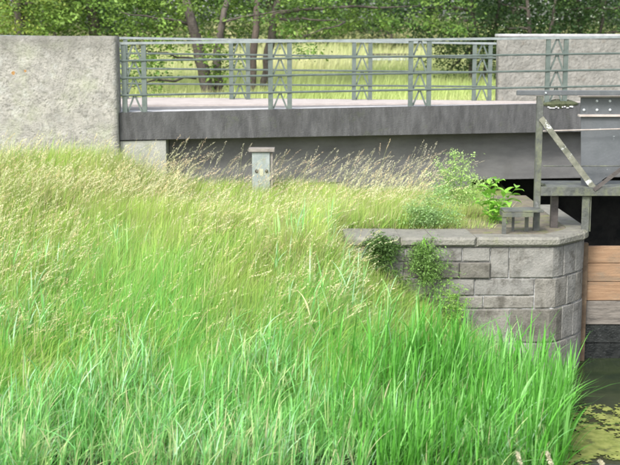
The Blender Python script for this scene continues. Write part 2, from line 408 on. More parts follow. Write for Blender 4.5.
# ---------------------------------------------------------------- walls
def rough_wall(name, x0, x1, yfun, th, z0, z1, m, label, amp=.012, step=.06, fr=9, cap=None):
    nx_ = int((x1 - x0) / step); nz_ = int((z1 - z0) / step); v, f = [], []
    for j in range(nz_ + 1):
        for i in range(nx_ + 1):
            x = x0 + (x1 - x0) * i / nx_; z = z0 + (z1 - z0) * j / nz_
            d = mnoise.noise(Vector((x * fr, 3, z * fr))) * amp + mnoise.noise(Vector((x * 1.2, 9, z * 1.2))) * amp
            e = min(x - x0, x1 - x, z1 - z, .05) / .05
            v.append((x, yfun(x) - d + (1 - e) * .02, z + (amp * .6 * mnoise.noise(Vector((x * 5, 1, 7))) if j == nz_ else 0)))
    for j in range(nz_):
        for i in range(nx_): a = j * (nx_ + 1) + i; f.append((a, a + 1, a + nx_ + 2, a + nx_ + 1))
    n = len(v)
    ring = [j * (nx_ + 1) for j in range(nz_ + 1)], [j * (nx_ + 1) + nx_ for j in range(nz_ + 1)]
    tops = list(range(nz_ * (nx_ + 1), (nz_ + 1) * (nx_ + 1)))
    # back vertices mirror the outline
    bk = {}
    for i in ring[0] + ring[1] + tops:
        if i not in bk: bk[i] = len(v); p = v[i]; v.append((p[0], yfun(p[0]) + th, p[2]))
    for a, b in zip(ring[0][:-1], ring[0][1:]): f.append((b, bk[b], bk[a], a))
    for a, b in zip(ring[1][:-1], ring[1][1:]): f.append((a, bk[a], bk[b], b))
    for a, b in zip(tops[:-1], tops[1:]): f.append((a, b, bk[b], bk[a]))
    f.append((bk[ring[0][0]], bk[ring[0][-1]], bk[ring[1][-1]], bk[ring[1][0]]))
    me = mesh_obj(name, v, f, m, None, True)
    return tag(me, label, 'wall')
lich = [(at(25, 73 - 2, 19.15), 1.0), (at(13, 73, 19.15), 1.2), (at(69, 110, 19.15), 1.1), (at(80, 44, 19.15), .8), (at(28, 116, 19.15), .8), (at(50, 58, 19.15), .7)]
M_wall = mat('roughcast_lichen_concrete', (.36, .35, .32), (.50, .485, .44), 7, rough=.95, bump=1.6, bscale=26,
             extra=[blotch((.22, .215, .19), 13, .55, .64, (1, 1, 1.1), .75), blotch((.55, .56, .52), 5, .52, .7, (1, 1, 1), .5, 4), blotch((.34, .37, .25), 2, .5, .7, (1, 1, 1), .45, 6),
                    zband((.20, .19, .16), 1.20, .82, -.0 + .0, .5, 6), spots(lich, (.30, .155, .04), .019)])
def ztop(col, z0, z1, amount):
    def f(nt, src, c):
        sx = nt.nodes.new('ShaderNodeSeparateXYZ'); nt.links.new(src, sx.inputs[0])
        n = nt.nodes.new('ShaderNodeTexNoise'); n.inputs['Scale'].default_value = 2.2; n.inputs['Detail'].default_value = 8; nt.links.new(src, n.inputs['Vector'])
        a = nt.nodes.new('ShaderNodeMath'); a.operation = 'MULTIPLY_ADD'; a.inputs[1].default_value = .9; nt.links.new(n.outputs['Fac'], a.inputs[0]); nt.links.new(sx.outputs[2], a.inputs[2])
        r = nt.nodes.new('ShaderNodeMapRange'); r.inputs[1].default_value = z0 + .45; r.inputs[2].default_value = z1 + .45; r.inputs[4].default_value = amount
        nt.links.new(a.outputs[0], r.inputs[0]); return mixc(nt, r.outputs[0], c, col)
    return f
M_wall = mat('roughcast_lichen_concrete', (.215, .21, .19), (.31, .30, .27), 7, rough=.95, bump=.8, bscale=34,
             extra=[blotch((.13, .128, .112), 17, .515, .60, (1, 1, 1.1), .7), blotch((.42, .43, .41), 5, .54, .7, (1, 1, 1), .5, 4), blotch((.31, .34, .22), 2, .5, .7, (1, 1, 1), .4, 6),
                    ztop((.10, .098, .085), .80, 1.30, .85), spots(lich, (.30, .155, .04), .019)])
rough_wall('concrete_wall', -8.5, XL - .015, lambda x: 19.2 + .02 * (x + 3), .42, -1.4, 1.18, M_wall,
           'tall pale roughcast concrete wall with orange lichen spots at the left end of the railing')
M_tan = mat('tan_rubble_concrete', (.155, .155, .138), (.225, .222, .20), 8, rough=.95, bump=1.6, bscale=18,
            extra=[blotch((.17, .15, .12), 9, .56, .7, (1, 1, 1), .7), ztop((.55, .55, .54), 1.10, 1.16, .0)])
yb = lambda x: far_y(x) + .02
XT = at(498, 60, 23.6).x
tw = rough_wall('parapet_wall', XT, 10.5, yb, .35, -.1, 1.175, M_tan, 'tan rough rubble faced parapet wall beyond the bridge at the right', amp=.018, step=.07, fr=5)
M_cop = mat('pale_coping', (.30, .30, .305), (.40, .40, .405), 6, bump=.3)
k = MB(); k.hexa([(XT - .03, yb(XT) - .05, 1.18), (10.5, yb(10.5) - .05, 1.18), (10.5, yb(10.5) + .4, 1.18), (XT - .03, yb(XT) + .4, 1.18),
                  (XT - .03, yb(XT) - .05, 1.235), (10.5, yb(10.5) - .05, 1.235), (10.5, yb(10.5) + .4, 1.235), (XT - .03, yb(XT) + .4, 1.235)], .01)
k.build('coping', M_cop, tw)

# ---------------------------------------------------------------- pier of squared stone
M_stone = [mat('pier_stone_%s' % n, a, b, 7, rough=.9, bump=.6, bscale=40, extra=[blotch((.055, .05, .04), 4, .50, .66, (1, 1, 1), .75, i * 3), blotch((.24, .235, .22), 6, .60, .68, (1, 1, .6), .5, i + 7), blotch((.22, .22, .21), 16, .60, .72, (1, 1, 1), .6, i + 3)])
           for i, (n, a, b) in enumerate((('grey', (.165, .163, .15), (.235, .228, .21)), ('warm', (.16, .153, .135), (.225, .215, .192)), ('dark', (.10, .095, .082), (.15, .142, .122)), ('cool', (.165, .162, .152), (.225, .22, .205))))]
M_mort = mat('white_mortar', (.28, .28, .275), (.46, .46, .465), 10, bump=.6, extra=[blotch((.10, .10, .09), 6, .47, .56, (1, 1, 1), .95)])
M_capst = mat('pier_cap_stone', (.15, .147, .125), (.22, .215, .185), 8, rough=.92, bump=1.0, bscale=34, extra=[blotch((.13, .14, .07), 4, .54, .7, (1, 1, 1), .6), blotch((.36, .36, .34), 18, .62, .7, (1, 1, 1), .6, 3)])
D0 = 15.0
cz0 = at(500, 247, D0).z; capTop = at(500, 236.5, D0).z     # cap underside / top
pier = thing('stone_pier', 'squared grey stone pier with rounded corner and thick capstones beside the sluice channel', 'pier', (2, 15.6, -3.9))
path = [(-1.0, D0), (3.05, D0), (3.10, D0 + .008), (3.14, D0 + .03), (3.18, D0 + .07), (3.35, D0 + .26), (3.52, D0 + .455), (3.58, D0 + .54), (3.63, D0 + .66), (3.65, D0 + .80), (3.65, D0 + 4.4)]
PV = [Vector((a, b, 0)) for a, b in path]; SL = [0]
for a, b in zip(PV[:-1], PV[1:]): SL.append(SL[-1] + (b - a).length)
def path_at(s, off=0.0):
    """point at arc length s, moved outwards by off"""
    s = max(0, min(SL[-1] - 1e-4, s))
    for i in range(len(PV) - 1):
        if s <= SL[i + 1]: break
    t = (s - SL[i]) / (SL[i + 1] - SL[i])
    def nrm(j):
        j = max(0, min(len(PV) - 2, j)); d = (PV[j + 1] - PV[j]).normalized(); return Vector((d.y, -d.x, 0))
    na = (nrm(i - 1) + nrm(i)).normalized() if i > 0 else nrm(i); nb_ = (nrm(i) + nrm(i + 1)).normalized()
    n = (na * (1 - t) + nb_ * t).normalized()
    return PV[i].lerp(PV[i + 1], t) + n * off
def sx_of(px, py=280):
    """arc length on the pier face for a pixel column of the photograph"""
    if px <= 560: return at(px, py, D0).x + 1.0
    best = min((abs(310 + F * p.x / (p.y * (math.cos(TH) + (232.5 - py) / F * math.sin(TH)) / (math.cos(TH) + (232.5 - py) / F * math.sin(TH))) * (math.cos(TH) + (232.5 - py) / F * math.sin(TH)) - px), s)
               for s in [2 + .01 * i for i in range(350)] for p in [path_at(s)])
    return best[1]
def block(name, s0, s1, z0, z1, m, out=0.0, depth=.28, gap=.006, bev=.013, amp=.005, step=.11):
    s0 += gap; s1 -= gap; z0 += gap; z1 -= gap
    ns = max(1, int((s1 - s0) / step)); nz = max(1, int((z1 - z0) / .12))
    ss = [s0, s0 + bev] + [s0 + bev + (s1 - s0 - 2 * bev) * i / ns for i in range(1, ns)] + [s1 - bev, s1]
    zz = [z0, z0 + bev] + [z0 + bev + (z1 - z0 - 2 * bev) * i / nz for i in range(1, nz)] + [z1 - bev, z1]
    v, f = [], []; sd_ = random.uniform(0, 99)
    for j, z in enumerate(zz):
        for i, s in enumerate(ss):
            edge = i in (0, len(ss) - 1) or j in (0, len(zz) - 1)
            p = path_at(s, out + (-bev if edge else mnoise.noise(Vector((s * 4, z * 4, sd_))) * amp))
            v.append((p.x, p.y, z))
    nS = len(ss)
    for j in range(len(zz) - 1):
        for i in range(nS - 1): a = j * nS + i; f.append((a, a + 1, a + nS + 1, a + nS))
    # back
    b0 = len(v)
    for z in (z0, z1):
        for s in ss: p = path_at(s, -depth); v.append((p.x, p.y, z))
    last = (len(zz) - 1) * nS
    for i in range(nS - 1):
        f.append((b0 + i + 1, b0 + i, b0 + nS + i, b0 + nS + i + 1))
        f.append((i + 1, i, b0 + i, b0 + i + 1)); f.append((last + i, last + i + 1, b0 + nS + i + 1, b0 + nS + i))
    colL = [j * nS for j in range(len(zz))]; f.append(tuple([b0, b0 + nS] + [c for c in reversed(colL)])[::1])
    colR = [j * nS + nS - 1 for j in range(len(zz))]; f.append(tuple(colR + [b0 + 2 * nS - 1, b0 + nS - 1]))
    return mesh_obj(name, v, f, m, pier)
zr = lambda py, d=D0: at(500, py, d).z
A0, A1, B1_, C1_, D1_ = cz0, zr(278.5), zr(309), zr(343), zr(376)
SE = SL[-1]
def row(zt, zb, cuts, mats, outs=None):
    for i in range(len(cuts) - 1):
        block('stone_block', cuts[i], cuts[i + 1], zb, zt, M_stone[mats[i % len(mats)]], (outs[i] if outs else random.uniform(-.004, .006)))
P_ = sx_of
zA2 = zr(262)
# upper course: thin stones, then two projecting darker stones, then tall blocks
row(A0, zA2, [P_(372), P_(405), P_(433), P_(462), P_(490)], [0, 3, 3, 0])
row(zA2, A1, [P_(372), P_(404), P_(420)], [0, 2]); 
row(zA2, A1, [P_(420), P_(459), P_(490)], [2, 2], [.03, .035])
row(A0, A1, [P_(490), P_(509), P_(563), 4.62, 5.4, 6.4, 7.4], [0, 0, 3, 0, 1, 0])
row(A0, A1, [P_(345), P_(372)], [0])
row(A1, zr(296), [P_(400), P_(448), P_(475), P_(535)], [1, 0, 3]); row(zr(296), B1_, [P_(400), P_(430), P_(484), P_(535)], [2, 1, 1])
row(A1, B1_, [P_(535), P_(567), 4.66, 5.6, 6.6, 7.4], [1, 0, 1, 0, 3]); row(A1, B1_, [1.42, P_(370), P_(400)], [1, 0, 2])
row(B1_, C1_, [1.42, P_(410), P_(460), P_(511), P_(563), 4.60, 5.2, 6.2, 7.4], [0, 2, 1, 2, 0, 3, 0, 1, 0])
row(C1_, D1_, [1.42, P_(430), P_(487), P_(540), 4.45, 5.0, 6.0, 7.4], [1, 0, 0, 1, 0, 0, 2, 0])
row(D1_, D1_ - .42, [1.42, P_(450), P_(515), P_(560), 4.62, 5.5, 6.5, 7.4], [0, 2, 1, 0, 2, 1])
row(D1_ - .42, -4.0, [1.42, P_(480), P_(545), 4.5, 5.9, 7.4], [0, 2, 1])
# capstones
capw = .62
for a, b in ((P_(345, 240), P_(400, 240)), (P_(400, 240), P_(432, 240)), (P_(432, 240), P_(476, 240)), (P_(476, 240), 4.72), (4.72, 5.7), (5.7, 7.3)):
    dz = random.uniform(-.006, .004)
    block('capstone', a, b, cz0 + .004, capTop + dz, M_capst, .055, capw + .05 if b < P_(478, 240) else .24, .004, .03, .008)
# core and joints
v, f = [], []
ss = [1.44] + [x for x in SL[1:-1]] + [SE - .1]
for z in (-4.05, cz0 - .004):
    for s in ss: p = path_at(s, -.021); v.append((p.x, p.y, z))
    v.append((.46, D0 + 4.3, z)); 
n = len(ss) + 1
for i in range(n): f.append((i, (i + 1) % n, n + (i + 1) % n, n + i))
f.append(tuple(range(n, 2 * n)))
mesh_obj('mortar_core', v, f, M_mort, pier)
# earth platform between the capstones and the bridge
M_earth = mat('dry_earth', (.11, .10, .08), (.19, .165, .12), 9, bump=.8, extra=[blotch((.16, .17, .07), 5, .5, .65)])
pl = [(.47, D0 + .5), (1.9, D0 + .5), (2.0, D0 + .16), (3.02, D0 + .16), (3.45, D0 + .72), (3.48, D0 + 4.2), (.47, D0 + 4.2)]
v = [(a, b, capTop - .014) for a, b in pl] + [(a, b, cz0 - .003) for a, b in pl]
mesh_obj('earth_fill', v, [tuple(range(7))] + [((i + 1) % 7, i, i + 7, (i + 1) % 7 + 7) for i in range(7)], M_earth, pier)

# ---------------------------------------------------------------- sluice frame, walkway, plate
M_gal = mat('weathered_grey_steel', (.05, .055, .05), (.09, .095, .085), 8, rough=.6, bump=.3, spec=.5, extra=[blotch((.14, .155, .085), 6, .48, .66, (1, 1, .6), .7), blotch((.17, .18, .17), 11, .62, .7, (1, 1, .5), .7, 4)])
M_steel = mat('blue_grey_steel', (.065, .072, .078), (.09, .098, .104), 5, rough=.5, bump=.15, spec=.5, extra=[blotch((.20, .21, .21), 6, .56, .75, (1, 1, .4), .5)])
M_plate = mat('scuffed_plate', (.075, .083, .09), (.095, .103, .112), 5, rough=.5, bump=.15, spec=.5,
              extra=[blotch((.30, .33, .34), 13, .65, .69, (1, 1, 1), .7, 2), blotch((.10, .105, .11), 3, .5, .7, (2, 2, .3), .5, 7)])
M_dsteel = mat('dark_brown_steel', (.045, .04, .038), (.085, .075, .07), 9, rough=.6, bump=.3)
M_lich = mat('flat_bar_with_peeling_paint', (.10, .105, .08), (.19, .19, .15), 9, rough=.7, bump=.3, extra=[blotch((.5, .52, .51), 7, .58, .62, (1, 1, 1), .9, 1)])
M_bolt = mat('pale_bolt', (.42, .46, .48), (.55, .58, .60), 9, rough=.4, metal=.3)
M_ledge = mat('rusty_flange_edge', (.30, .26, .23), (.40, .36, .33), 9, rough=.7, bump=.3)
DS = 15.55
frame = thing('sluice_frame', 'grey steel sluice walkway frame with handrails and riveted plate standing on the stone pier', 'sluice frame', (at(537, 232, DS).x, DS, capTop))
def PB(name, x0, y0, x1, y1, d, th, m, bev=.003, parent=None):
    a = at(x0, y0, d); b = at(x1, y1, d)
    return boxo(name, (a.x, d, a.z), (b.x, d + th, b.z), m, parent or frame, bev)
XR = 660
# angle-iron post
k = MB(); a = at(535.3, 165, DS); b = at(541.6, 165, DS); a.z = at(535, 96, DS).z
k.box((a.x, DS, capTop - .02), (b.x, DS + .012, a.z), .002); k.box((a.x, DS + .013, capTop - .02), (a.x + .012, DS + .06, a.z), .002); k.build('post', M_gal, frame)
for p in (620 + 60,):
    a = at(p, 96, DS); boxo('post', (a.x, DS, -.7), (a.x + .1, DS + .09, a.z), M_gal, frame, .003)
PB('top_beam', 517, 90.5, XR + 30, 95.4, DS - .02, .05, M_steel, .006)
k = MB(); k.tube([at(543, 131, DS + .02), at(XR + 30, 127, DS + .02)], .0085, 8); k.build('rail', M_ledge, frame)
k = MB(); k.tube([at(543, 166, DS + .02), at(XR + 30, 166, DS + .02)], .009, 8); k.build('rail', M_gal, frame)
k = MB(); k.bar(at(541, 118, DS - .03), at(595, 190, DS - .03), .075, .008, up=(0, 1, 0)); k.build('brace', M_lich, frame)
k = MB(); k.bar(at(594, 190, DS - .045), at(XR, 139, DS - .045), .05, .008, up=(0, 1, 0)); k.build('brace', M_dsteel, frame)
# walkway: channel edge and grating planks behind
PB('walkway_edge', 541, 187, XR + 30, 196, DS - .035, .07, M_gal, .004)
g0 = at(548, 186, DS).x; g1 = at(XR + 30, 186, DS).x; zt = at(560, 187, DS).z + .005
for i in range(4): boxo('walkway_plank', (g0 + .02 * (i % 2), DS + .04 + i * .165, zt - .04), (g1, DS + .195 + i * .165, zt), M_gal, frame, .006)
PB('leg', 551.5, 196.3, 557.5, 235, DS + .25, .07, M_dsteel)
a = at(551, 196.3, DS + .25)
k = MB(); A = at(582, 205, DS + .02); B = at(591.5, 205, DS + .02); A.z = at(582, 196.3, DS + .02).z
k.box((A.x, DS + .02, capTop - .03), (A.x + .10, DS + .03, A.z), .002); k.box((B.x - .012, DS + .031, capTop - .03), (B.x, DS + .12, A.z), .002); k.build('leg', M_gal, frame)
# riveted plate girder
DP = DS + .14
pg = [at(581, 117, DP), at(XR + 20, 117, DP), at(XR + 20, 125, DP), at(593, 186.5, DP), at(581, 186.5, DP)]
v = [(p.x, DP, p.z) for p in pg] + [(p.x, DP + .012, p.z) for p in pg]
plt = mesh_obj('plate', v, [(4, 3, 2, 1, 0), (5, 6, 7, 8, 9)] + [(i, (i + 1) % 5, (i + 1) % 5 + 5, i + 5) for i in range(5)], M_plate, frame)
PB('web', 581, 97.5, XR + 20, 114.5, DP - .012, .03, M_steel, .002)
PB('flange', 579.5, 95.8, XR + 20, 97.4, DP - .06, .12, M_ledge, .002)
PB('flange', 579.5, 114.6, XR + 20, 116.8, DP - .05, .11, M_ledge, .002)
for q, w in ((597, 101), (610, 101), (623, 101), (584, 110), (597, 110), (610, 110), (623, 110)):
    c = at(q, w, DP - .012); k = MB(); k.tube([(c.x, DP - .0125, c.z), (c.x, DP - .024, c.z), (c.x, DP - .032, c.z)], [.019, .017, .007], 8); k.build('bolt', M_bolt, frame)
c = at(546, 93, DS - .03); k = MB(); k.tube([(c.x, DS - .021, c.z), (c.x, DS - .035, c.z)], [.014, .010], 8); k.build('bolt', M_bolt, frame)

step = thing('metal_step', 'low grey steel step standing on the pier cap left of the sluice post', 'step', (at(525, 232, 15.3).x, 15.4, capTop))
a = at(502.5, 213, 15.22); b = at(550, 213, 15.22)
boxo('front_edge', (a.x, 15.22, a.z - .055), (a.x + .40, 15.235, a.z), M_gal, step, .002)
boxo('side_edge', (a.x + .01, 15.236, a.z - .055), (a.x + .022, 15.52, a.z), M_gal, step, .002)
boxo('side_edge', (a.x + .39, 15.236, a.z - .05), (a.x + .402, 15.60, a.z), M_gal, step, .002)
for i in range(3): boxo('tread_plank', (a.x + .024, 15.24 + i * .115, a.z + .002), (a.x + .388 + .15, 15.345 + i * .115, a.z + .028), M_gal, step, .004)
for x, y, w in ((a.x, 15.236, .055), (a.x + .34, 15.50, .05), (a.x + .17, 15.50, .035)):
    boxo('leg', (x, y, capTop - .04), (x + w, y + .012, a.z - .056 + (.056 if y > 15.3 else 0)), M_gal, step, .001)

# ---------------------------------------------------------------- stop logs in the channel
M_wood = mat('orange_brown_plank', (.22, .135, .08), (.31, .20, .12), 5, rough=.8, bump=.3, stretch=(.6, 1, 9), extra=[blotch((.20, .12, .07), 3, .55, .7, (.4, 1, 5), .7), blotch((.38, .30, .21), 4, .56, .7, (.5, 1, 4), .6, 4), blotch((.14, .12, .09), 3, .50, .68, (.6, 1, 2), .65, 9)])
M_wood2 = mat('grey_wet_plank', (.13, .115, .10), (.22, .20, .175), 5, rough=.7, bump=.3, stretch=(.6, 1, 7), extra=[blotch((.06, .055, .05), 4, .5, .64, (.5, 1, 3), .8)])
M_black = mat('black_board', (.008, .009, .010), (.028, .03, .03), 6, rough=.25, bump=.5, spec=.6, extra=[blotch((.06, .065, .06), 7, .62, .72, (1, 1, .3), .5)])
DG = 15.95
gate = thing('stop_log_gate', 'wooden stop log gate with orange planks on top closing the channel beside the pier', 'sluice gate', (at(606, 410, DG).x, DG, -3.9))
gx0 = 3.668; gx1 = 8.59
zz = [at(600, y, DG).z for y in (246.5, 263.5, 282, 301, 325)]
for i in range(4):
    boxo('plank', (gx0, DG + random.uniform(0, .012), zz[i + 1] + .004), (gx1, DG + .09, zz[i] - .003), M_wood if i < 3 else M_wood2, gate, .006)
z = zz[4]
i = 0
while z > -3.8:
    zn = z - .26; boxo('black_plank', (gx0, DG + .03 + .015 * (i % 2), zn + .003), (gx1, DG + .12, z - .003), M_black, gate, .006); z = zn; i += 1  # near-black boards fill the gate below the grey plank
a = at(589.5, 250, DG - .1)
boxo('guide_post', (3.668, DG - .09, -3.9), (3.735, DG - .012, zz[0] + .06), mat('rusty_guide', (.09, .062, .042), (.16, .115, .075), 6, bump=.4), gate, .003)

# ---------------------------------------------------------------- small box by the abutment
M_box = mat('pale_blue_grey_box', (.18, .21, .21), (.26, .29, .285), 8, rough=.7, bump=.2, extra=[blotch((.22, .25, .18), 8, .55, .7, (2, 2, .5), .7)])
M_cap = mat('dark_box_cap', (.16, .145, .13), (.24, .22, .20), 9, bump=.4)
DM = 18.7
bx = thing('junction_box', 'small pale blue grey metal box with dark cap in tall grass before the bridge', 'utility box', (at(260, 190, DM).x, DM, -1.35))
PBx = lambda n, x0, y0, x1, y1, d, th, m, bev=.004: PB(n, x0, y0, x1, y1, d, th, m, bev, bx)
PBx('body', 252, 152.3, 270, 200, DM, .16, M_box); PBx('cap', 248.5, 148.5, 274.5, 152, DM - .04, .24, M_cap)
PBx('side_flange', 270.2, 153, 273, 190, DM + .03, .10, M_cap)
M_kn = mat('dark_knob', (.03, .03, .03), (.06, .055, .05), 9)
for q in (256.5, 266.5):
    c = at(q, 171, DM); k = MB(); k.tube([(c.x, DM - .001, c.z), (c.x, DM - .02, c.z - .003), (c.x, DM - .03, c.z - .006)], [.028, .026, .014], 8); k.build('lock', M_kn, bx)
c = at(261.5, 172, DM); boxo('warning_plate', (c.x - .03, DM - .006, c.z - .06), (c.x + .03, DM - .001, c.z + .05), mat('faded_yellow', (.30, .31, .22), (.38, .38, .28), 9), bx, .001)

# ---------------------------------------------------------------- bench in the meadow
M_bench = mat('pale_bench_slab', (.30, .32, .33), (.40, .42, .43), 5, bump=.2)
DB = 43
bn = thing('meadow_bench', 'pale weathered bench standing in the long grass beyond the bridge', 'bench', (at(391, 64, DB).x, DB, float(ground_h(at(391, 64, DB).x, DB))))
PBn = lambda n, x0, y0, x1, y1, d, th, m, bev=.006: PB(n, x0, y0, x1, y1, d, th, m, bev, bn)
for i in range(3): a = at(371, 58.2, DB + i * .16); b = at(410, 60.6, DB + i * .16); boxo('seat_plank', (a.x, DB + i * .16, at(371, 60.6, DB).z), (b.x, DB + i * .16 + .14, at(371, 58.4, DB).z + .004 * i), M_bench, bn, .006)
PBn('back_plank', 371, 53.6, 411, 55.2, DB + .5, .04, M_dsteel)
for q in (374, 390, 406):
    a = at(q, 60.7, DB); boxo('leg', (a.x - .04, DB + .03, -.25), (a.x + .04, DB + .45, a.z), M_dsteel, bn, .004)
    boxo('back_support', (a.x - .025, DB + .545, -.25), (a.x + .025, DB + .59, at(q, 53.6, DB).z), M_dsteel, bn, .004)

# ---------------------------------------------------------------- trees
M_bark = mat('grey_brown_bark', (.05, .042, .036), (.11, .095, .08), 10, rough=.95, bump=1.2, bscale=30, stretch=(1, 1, .35))
M_bark2 = mat('reddish_bark', (.06, .048, .04), (.11, .088, .072), 10, rough=.95, bump=1.0, bscale=30, stretch=(1, 1, .35))
M_leaf = leafmat('tree_leaves', .38, .55)
def leaves(cent, ncl, spread, size, cols, aspect=1.6, squash=.55):
    """leaf quads (kite shaped strips) round cluster centres"""
    cent = np.asarray(cent); n = len(cent) * ncl; base = np.repeat(cent, ncl, 0)
    p = base + RNG.normal(0, 1, (n, 3)) * np.array([spread, spread, spread * squash])
    th = RNG.uniform(0, 2 * np.pi, n); tilt = RNG.uniform(-.9, .35, n)
    d = np.stack([np.cos(th) * np.cos(tilt), np.sin(th) * np.cos(tilt), np.sin(tilt)], -1)
    rr = RNG.normal(0, 1, (n, 3)); s = np.cross(d, rr * np.array([.5, .5, 1.4])); s /= np.linalg.norm(s, axis=1)[:, None] + 1e-6
    L = size * .8 * RNG.uniform(.5, 1.35, n)[:, None]; w = L / aspect / 2
    t = [0, .5, 1]; wp = [.12, 1, .08]
    V = np.stack([np.stack([p + d * L * a - s * w * b, p + d * L * a + s * w * b], 1) for a, b in zip(t, wp)], 1)
    cc = np.repeat(cols, ncl, 0) * RNG.uniform(.72, 1.28, n)[:, None]
    return V, np.clip(cc, 0, 1)
def pal(n, base, var=.25, alt=None, altp=0.0):
    c = np.array(base)[None, :] * RNG.uniform(1 - var, 1 + var, (n, 1))
    if alt is not None: m = RNG.random(n) < altp; c[m] = np.array(alt) * RNG.uniform(.8, 1.2, (m.sum(), 1))
    return c
def limb(k, a, b, r0, r1, wob=.08, n=5, sides=7):
    a = Vector(a); b = Vector(b); pts = []
    for i in range(n + 1):
        t = i / n; p = a.lerp(b, t)
        if 0 < i < n: p += Vector((random.uniform(-1, 1), random.uniform(-1, 1), random.uniform(-.5, .5))) * wob * (b - a).length * .5
        pts.append(p)
    k.tube(pts, [r0 + (r1 - r0) * i / n for i in range(n + 1)], sides); return pts
def tree(name, label, stems, crown_c, crown_r, base_col, alt, altp, ncl, nleaf, size, extra_cl=None, bark=None, group=None, low=None, cat='tree', spread=.22, zmin=None):
    bx_ = stems[0][0]
    t = thing(name, label, cat, bx_, group)
    k = MB(); tips = []
    for st in stems:
        pts = [Vector(p) for p in st[:-1]]; r = st[-1]
        n = len(pts); fine = []
        for i in range(n - 1):
            for q in range(4): fine.append(pts[i].lerp(pts[i + 1], q / 4) + Vector((random.uniform(-1, 1), random.uniform(-1, 1), 0)) * r * .18)
        fine.append(pts[-1]); m = len(fine)
        k.tube(fine, [r * (1.18 if i == 0 else 1) * (1 - .7 * i / (m - 1)) for i in range(m)], 9)
        tips += fine[m // 3:]
    # crown clusters
    cl = []
    cc = Vector(crown_c)
    while len(cl) < ncl:
        v = RNG.normal(0, 1, 3); v /= np.linalg.norm(v); rr = RNG.uniform(.35, 1) ** .6
        p = np.array(crown_c) + v * rr * np.array(crown_r)
        if zmin is not None and p[2] < zmin + .25 * RNG.random(): continue
        if mnoise.noise(Vector(p * .9)) < -.22: continue
        cl.append(p)
    for i in range(14):
        e = Vector(cl[int(RNG.integers(len(cl)))]); s = min(tips, key=lambda q: (q - e).length + (3 if q.z > e.z + .3 else 0))
        limb(k, s, e, .045, .008, .12)
    for e in (low or []): limb(k, e[0], e[1], e[2], e[2] * .25, .10, 6)
    k.build('trunk', bark or M_bark, t, True)
    cl = np.array(cl)
    if extra_cl is not None: cl = np.concatenate([cl, np.asarray(extra_cl)])
    col = pal(len(cl), base_col, .3, alt, altp)
    V, c = leaves(cl, nleaf, spread, size, col)
    quads_mesh('crown', V, 2, c, M_leaf, t, off=tuple(origin(t)))
    return t
def region(px0, px1, py0, py1, d0, d1, n):
    return [tuple(at(RNG.uniform(px0, px1), RNG.uniform(py0, py1), RNG.uniform(d0, d1))) for _ in range(n)]
YG, YG2 = (.17, .27, .055), (.34, .44, .06)
g27 = -.3
def g(px, py, d): return tuple(at(px, py, d))
tree('leafy_tree', 'twin stemmed tree with leaning trunks and low bright leaves behind the left railing',
     [[g(211, 103, 27), g(203, 70, 27), g(192, 25, 27), g(180, -25, 27.2), g(165, -130, 27.5), .17], [g(222, 103, 27.1), g(216, 60, 27.1), g(222, 22, 27.1), g(232, -20, 27.3), g(250, -120, 27.5), .115]],
     (-2.6, 29.4, 5.0), (2.9, 2.0, 3.6), YG, (.08, .15, .035), .35, 520, 56, .11,
     extra_cl=region(118, 165, 50, 96, 25.5, 27, 12) + region(140, 240, 40, 62, 26, 28, 16) + region(205, 235, 55, 80, 26, 27, 5) + region(112, 172, -10, 36, 25.5, 29, 30) + region(172, 300, -10, 36, 27.9, 30.5, 44) + region(172, 300, -10, 20, 25.8, 26.8, 7) + region(296, 312, 44, 54, 25.5, 26, 3), zmin=1.3,
     low=[(at(196, 78, 27), at(120, 86, 25.5), .035), (at(200, 60, 27), at(130, 48, 26), .03), (at(190, 25, 27), at(120, 12, 26), .04), (at(222, 22, 27), at(290, 10, 26.5), .03), (at(218, 72, 27), at(236, 60, 26.5), .02)], spread=.17)
tree('slim_tree', 'slim straight reddish trunk standing between the twin stemmed tree and the railing post',
     [[g(251, 103, 27.8), g(253, 60, 27.8), g(256, 20, 27.8), g(257, -20, 27.9), g(262, -160, 28), .115]], (-1.0, 30, 5.6), (2.0, 1.6, 3.4), (.10, .19, .04), YG, .3, 220, 40, .10,
     extra_cl=region(285, 330, -10, 28, 27, 30, 16), bark=M_bark2, zmin=1.7, low=[(at(255, 20, 27.8), at(300, 6, 27.5), .02)], spread=.17)
tree('leaning_tree', 'grey trunk leaning slightly right beside the slim reddish trunk behind the railing',
     [[g(264, 103, 28.6), g(268, 60, 28.6), g(274, 20, 28.6), g(280, -20, 28.7), g(290, -150, 29), .14]], (.4, 30.6, 5.6), (2.6, 1.8, 3.6), (.10, .19, .04), YG, .35, 300, 44, .11,
     extra_cl=region(285, 345, -8, 34, 27, 31, 34) + region(330, 470, -10, 30, 29, 33, 80), zmin=1.5, low=[(at(277, 18, 28.6), at(345, 22, 27.5), .035), (at(276, 14, 28.6), at(420, 6, 30), .05), (at(345, 22, 27.5), at(299, 38, 26.5), .022)], spread=.17)
for i, (px, d, col, lb) in enumerate(((20, 28, YG, 'bright yellow green tree crown over the left end of the pale wall'), (92, 29, (.12, .21, .04), 'mid green tree crown over the middle of the pale wall'))):
    b = at(px, 105, d)
    tree('leafy_tree', lb, [[(b.x, d, g27), (b.x + .1, d, 1.5), (b.x - .1, d, 3.2), (b.x, d, 6.5), .17]], (b.x, d + .6, 4.6), (2.7, 2, 3.6), col, (.24, .30, .06) if i == 0 else (.08, .14, .03), .3, 380, 44, .11,
         extra_cl=region(px - 75, px + 60, -10, 33, d - 2, d + 1.5, 85), zmin=1.25, spread=.17)
